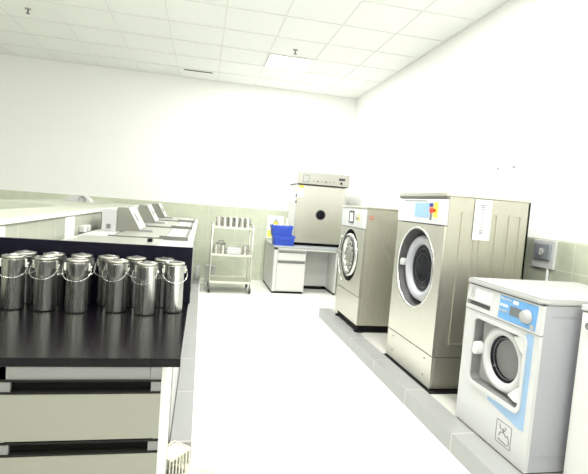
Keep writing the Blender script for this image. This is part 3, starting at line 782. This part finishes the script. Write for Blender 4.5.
# ------------------------------------------------------------------ compact white washer
def washer_small():
    xf, y0, y1, xb, zt, zb = 1.598, 1.84, 2.45, 2.34, .945, .120
    t = thing('compact_washer', 'compact white front-load washer with a sky-blue control panel', 'washing machine', (1.95, 2.15, .11))
    # case
    B().box(xf + .02, xb, y0, y0 + .012, zb, zt).box(xf + .02, xb, y1 - .012, y1, zb, zt).box(xb - .012, xb, y0, y1, zb, zt).obj('side_shell', M['side_shade'], t, 'white side shell tinted grey for shade')
    B().box(xf + .06, xb - .08, y0 - .002, y0, .893, .896).box(xf + .03, xb, y0 - .002, y0, .205, .208).obj('side_crease', M['lgrey'], t)
    # front with rounded rectangular opening
    oy0, oy1, oz0, oz1 = 1.925, 2.345, .395, .762
    inn = rrect(oy0, oy1, oz0, oz1, .035, 6)
    fz0, fz1 = zb, .796
    cy_, cz_ = (oy0 + oy1) / 2, (oz0 + oz1) / 2
    out = []
    for (yy, zz) in inn:
        fy = (yy - cy_) / (oy1 - oy0) * 2; fz = (zz - cz_) / (oz1 - oz0) * 2
        m_ = max(abs(fy), abs(fz)); fy /= m_; fz /= m_
        out.append((cy_ + (fy * (y1 - cy_) if fy > 0 else fy * (cy_ - y0)), cz_ + (fz * (fz1 - cz_) if fz > 0 else fz * (cz_ - fz0))))
    for (yy, zz) in ((y0, fz0), (y0, fz1), (y1, fz0), (y1, fz1)):
        k = min(range(len(out)), key=lambda q: (out[q][0] - yy) ** 2 + (out[q][1] - zz) ** 2); out[k] = (yy, zz)
    bb = B(); bb.ring(out, inn, 'x', xf, xf + .02); bb.obj('front_panel', M['white_enamel'], t)
    # sky-blue stripe printed beside and below the opening
    bl = B()
    o2 = [(1.872, .790), (1.925, .790), (1.925, .42), (1.935, .385), (2.17, .385), (2.165, .345), (1.905, .308), (1.875, .31)]
    bl.prism(o2, 'x', xf - .0012, xf)
    bl.obj('blue_stripe', M['paleblue'], t, 'sky-blue printed stripe')
    # opening surround
    bb = B(); bb.ring(rrect(oy0 - .016, oy1 + .016, oz0 - .022, oz1 + .016, .045, 6), inn, 'x', xf - .010, xf + .002); bb.obj('opening_frame', M['white_enamel'], t)
    rc = B()
    a = [rc.bm.verts.new((xf + .0, p[0], p[1])) for p in rrect(oy0, oy1, oz0, oz1, .035, 6)]
    c = [rc.bm.verts.new((xf + .07, p[0], p[1])) for p in rrect(oy0 + .015, oy1 - .015, oz0 + .015, oz1 - .015, .03, 6)]
    for k in range(len(a)):
        j = (k + 1) % len(a); rc.bm.faces.new((a[k], a[j], c[j], c[k]))
    rc.bm.faces.new(c)
    rc.obj('door_recess', M['mgrey'], t)
    cy, cz = 2.125, .588
    bp_ = B()
    bp_.ring(rrect(oy0 + .012, oy1 - .012, oz0 + .012, oz1 - .012, .03, 11), circle(cy, cz, .17, 48), 'x', xf + .050, xf + .06)
    bp_.obj('recess_back', M['lgrey'], t)
    d = B().lathe((xf + .050, cy - .004, cz), (-1, 0, 0), [(.176, 0), (.176, .010), (.169, .024), (.155, .031), (.138, .028), (.127, .017), (.122, -.01)], 56, closed_ends=False).obj('door_ring', M['white_enamel'], t)
    B().lathe((xf + .044, cy - .004, cz), (1, 0, 0), [(.126, 0), (.112, .015), (.09, .045), (0, .05)], 48, closed_ends=False).obj('door_glass', M['glass'], d)
    for rr, dx in ((.110, .060), (.088, .088)):
        B().tube([(xf + dx, cy + rr * math.cos(q * PI / 16), cz + rr * math.sin(q * PI / 16)) for q in range(32)], .0025, 6, closed=True).obj('glass_ring', M['mgrey'], d)
    B().prism([(cy + .155, cz + .02), (cy + .172, cz + .045), (cy + .200, cz + .035), (cy + .205, cz - .015), (cy + .190, cz - .04), (cy + .160, cz - .02)], 'x', xf - .018, xf + .03, bev=.006).obj('latch', M['white_pl'], d)
    for s in (1, -1):
        B().prism([(oy0 + .006, cz + s * .075), (oy0 + .006, cz + s * .165), (oy0 + .05, cz + s * .170), (oy0 + .10, cz + s * .155), (oy0 + .045, cz + s * .10)], 'x', xf + .005, xf + .045, bev=.004).obj('hinge_cover', M['white_pl'], d)
    # control panel
    cp = B().prism([(xf - .004, .800), (xf + .02, .800), (xf + .02, .942), (xf + .004, .942)], 'y', y0 - .002, y1 + .002, bev=.002).obj('control_panel', M['white_enamel'], t)
    fx = lambda z: xf - .004 + (z - .80) / .142 * .008
    def plate(ya, yb, za, zb, m, nm, e=.0015, par=cp, lift=.0):
        return B().prism([(fx(za) - e - lift, za), (fx(za) + .001, za), (fx(zb) + .001, zb), (fx(zb) - e - lift, zb)], 'y', ya, yb).obj(nm, m, par)
    plate(1.868, 2.150, .812, .934, M['blue'], 'blue_panel')
    plate(1.978, 2.062, .846, .893, M['lcd'], 'display', .0028)
    plate(1.878, 1.884 + .02, .815, .838, M['lgrey'], 'button', .003)
    B().lathe((fx(.868) - .001, 1.932, .868), (-1, 0, 0), [(.036, 0), (.036, .006), (.031, .009), (.028, .026), (.024, .029), (0, .029)], 32).obj('program_dial', M['lgrey'], cp)
    for k in range(3):
        plate(2.082 + k * .022, 2.098 + k * .022, .878, .892, M['white_pl'], 'button', .003)
        plate(2.082 + k * .022, 2.098 + k * .022, .850, .862, M['inkl'], 'button', .003)
    plate(2.005, 2.045, .907, .925, M['white_pl'], 'white_label', .0028)
    text('panel_lettering', 'Electrolux', M['white_pl'], cp, (fx(.91) - .0022, 2.142, .914), (0, -1, 0), (.03, 0, 1), .020)
    plate(2.225, 2.440, .828, .850, M['dgrey'], 'drawer_grip', .0018)
    plate(2.405, 2.436, .832, .847, M['mgrey'], 'grip_tab', .003)
    dr = plate(2.215, 2.365, .856, .925, M['panel_white'], 'detergent_drawer', .0022)
    bb = B()
    for zz in (.882, .912):
        bb.ring(circle(2.40, zz, .014, 20), circle(2.40, zz, .010, 20), 'x', fx(zz) - .0018, fx(zz) + .001)
    for zz in (.897,):
        bb.box(fx(zz) - .0018, fx(zz), 2.385, 2.417, zz - .002, zz + .002)
    bb.obj('emblem', M['inkl'], cp, 'pale grey looped emblem')
    B().box(xf + .001, xf + .02, y0, y1, .7962, .7998).obj('seam', M['mgrey'], t)
    # top slab with rounded front edge, cut corner
    tp = [(xf - .006, y1 + .006), (xb + .01, y1 + .006), (xb + .01, y0 - .008), (xf + .03, y0 - .008), (xf - .006, y0 + .02)]
    B().prism(tp, 'z', .948, .978, bev=.008).obj('top_cover', M['side_top'], t)
    B().box(xf + .008, xb - .01, y0 + .003, y1 - .003, .940, .949).obj('shadow_gap', M['dgrey'], t)
    # base
    B().box(xf + .012, xb - .02, y0 + .01, y1 - .01, .1095, .121).obj('plinth_base', M['black'], t)
    # care symbol: outlined square with tub and iron shape
    bb = B(); xs0, xs1 = xf - .001, xf
    bb.ring(rrect(1.950, 2.070, .168, .288, .006, 2), rrect(1.953, 2.067, .171, .285, .005, 2), 'x', xs0, xs1)
    def stroke(pts, w=.0022):
        for (a0, b0), (a1, b1) in zip(pts, pts[1:]):
            l = math.hypot(a1 - a0, b1 - b0) or 1; nx, nz = -(b1 - b0) / l * w, (a1 - a0) / l * w
            bb.prism([(a0 - nx, b0 - nz), (a1 - nx, b1 - nz), (a1 + nx, b1 + nz), (a0 + nx, b0 + nz)], 'x', xs0, xs1)
    stroke([(2.045, .268), (2.035, .248), (2.005, .244), (1.992, .262), (2.000, .270)])
    stroke([(2.045, .205), (2.035, .228), (2.010, .236), (1.990, .222), (1.975, .232), (1.966, .205), (1.966, .185)])
    stroke([(2.010, .236), (2.012, .258)])
    stroke([(2.050, .188), (1.975, .182)])
    bb.obj('care_symbol', M['ink'], t, 'grey outlined square symbol')
washer_small()

# white appliance at the right edge
def appliance():
    xf, y0, y1, xb = 1.765, 1.17, 1.785, 2.42
    t = thing('white_appliance', 'plain white appliance cut off by the right edge beside the compact washer', 'appliance', (2.05, 1.48, .11))
    B().box(xf, xb, y0, y1, .135, .938, bev=.006).obj('case', M['appl'], t)
    B().box(xf + .006, xb - .01, y0 + .003, y1 - .003, .936, .944).obj('shadow_gap', M['mgrey'], t)
    B().box(xf - .006, xb + .005, y0 - .004, y1 + .004, .944, .972, bev=.006).obj('top_cover', M['white_enamel'], t)
    B().cyl((xf, 1.725, .882), (xf - .02, 1.725, .882), .017, 20).obj('knob', M['mgrey'], t)
    B().box(xf + .02, xb - .02, y0 + .02, y1 - .02, .109, .136).obj('plinth_base', M['black'], t)
    d = B().lathe((xf, 1.46, .58), (-1, 0, 0), [(.19, 0), (.19, .02), (.17, .035), (.13, .03), (.12, .0)], 48, closed_ends=False).obj('door_ring', M['white_pl'], t)
    B().cyl((xf - .003, 1.46, .58), (xf - .012, 1.46, .58), .125, 40).obj('door_glass', M['glass'], d)
appliance()

# ------------------------------------------------------------------ things on the right wall
t = thing('isolator_switch', 'white boxed isolator switch with grey dial on the tiled right wall', 'switch', (2.47, 2.89, 1.0))
XW = XR - .012
B().box(XW - .022, XW, 2.775, 2.99, 1.01, 1.215, bev=.004).obj('box', M['white_pl'], t)
B().box(XW - .042, XW - .022, 2.80, 2.965, 1.07, 1.19, bev=.010).obj('cover', M['swgrey'], t)
B().cyl((XW - .042, 2.875, 1.13), (XW - .058, 2.875, 1.13), .026, 20).box(XW - .066, XW - .042, 2.867, 2.883, 1.105, 1.155, bev=.003).obj('dial', M['lgrey'], t)
B().cyl((XW - .012, 2.83, .55), (XW - .012, 2.83, 1.015), .010, 12).obj('conduit', M['white_pl'], t)

def sleeve(y0, y1, z0, z1, lab):
    t = thing('paper_sleeve', lab, 'document sleeve', (XR, (y0 + y1) / 2, z0))
    B().box(XR - .003, XR - .0005, y0, y1, z0, z1).obj('sheet', M['paper'], t)
    B().ring([(y0 - .004, z0 - .004), (y1 + .004, z0 - .004), (y1 + .004, z1 + .004), (y0 - .004, z1 + .004)],
             [(y0 + .006, z0 + .006), (y1 - .006, z0 + .006), (y1 - .006, z1 - .006), (y0 + .006, z1 - .006)], 'x', XR - .005, XR - .003).obj('sleeve_edge', M['clear'], t)
    for yy in (y0 + .02, y1 - .02):
        B().cyl((XR - .003, yy, z1 - .015), (XR - .014, yy, z1 - .015), .012, 10).obj('pin', M['lgrey'], t)
    bb = B()
    for k in range(7): bb.box(XR - .0038, XR - .003, y0 + .04, y1 - .04, z1 - .06 - k * .035, z1 - .056 - k * .035)
    bb.obj('printed_lines', M['inkvl'], t)
sleeve(3.33, 3.58, 1.42, 1.795, 'white document sleeve with two pins on the wall above the tallest washer')
sleeve(6.2, 6.45, 1.42, 1.80, 'white document sleeve on the right wall above the farthest washer')

# ------------------------------------------------------------------ cream racks at the foot of the bench
def rack(x0, x1, y0, y1, z0, z1, lab, rings_=False):
    t = thing('slatted_rack', lab, 'rack', ((x0 + x1) / 2, (y0 + y1) / 2, z0))
    b = B().ring([(x0, y0), (x1, y0), (x1, y1), (x0, y1)], [(x0 + .008, y0 + .008), (x1 - .008, y0 + .008), (x1 - .008, y1 - .008), (x0 + .008, y1 - .008)], 'z', z1 - .012, z1)
    b.obj('top_rim', M['rack'], t)
    b = B().ring([(x0, y0), (x1, y0), (x1, y1), (x0, y1)], [(x0 + .008, y0 + .008), (x1 - .008, y0 + .008), (x1 - .008, y1 - .008), (x0 + .008, y1 - .008)], 'z', z0, z0 + .012)
    b.obj('bottom_rim', M['rack'], t)
    n = max(3, int((x1 - x0) / .022))
    b = B()
    for k in range(n + 1):
        x = x0 + .004 + (x1 - x0 - .008) * k / n
        for y in (y0 + .004, y1 - .004): b.box(x - .003, x + .003, y - .002, y + .002, z0 + .012, z1 - .012)
    n = max(3, int((y1 - y0) / .022))
    for k in range(1, n):
        y = y0 + (y1 - y0) * k / n
        for x in (x0 + .004, x1 - .004): b.box(x - .002, x + .002, y - .003, y + .003, z0 + .012, z1 - .012)
    b.obj('slats', M['rack'], t)
    if rings_:
        b = B()
        for i in range(2):
            for j in range(2):
                cx = x0 + (x1 - x0) * (.28 + .44 * i); cy = y0 + (y1 - y0) * (.28 + .44 * j)
                b.tube([(cx + .019 * math.cos(q * PI / 8), cy + .019 * math.sin(q * PI / 8), z1 - .006) for q in range(16)], .003, 6, closed=True)
        b.obj('ring_holders', M['rack'], t)
        B().box(x0 + .008, x1 - .008, y0 + .008, y1 - .008, z0 + .002, z0 + .006).obj('base', M['rack'], t)
    else:
        b = B()
        for k in range(7):
            y = y0 + .02 + (y1 - y0 - .04) * k / 6; b.box(x0 + .008, x1 - .008, y - .005, y + .005, z1 - .010, z1 - .004)
        b.obj('top_bars', M['rack'], t)
        B().box(x0 + .012, x1 - .012, y0 + .012, y1 - .012, z0 + .002, z0 + .01).obj('base', M['mgrey'], t)
    return t
rk = rack(-.142, .0, 2.0825, 2.1875, .0, .13, 'cream slatted rack against the bench foot at the end of the kerb')
rk.rotation_euler = (0, 0, math.radians(50.7))
rk2 = rack(.027, .127, 1.945, 2.05, .0, .08, 'small cream rack with ring holders on the floor at the bottom edge', True)
rk2.rotation_euler = (0, 0, math.radians(-13))
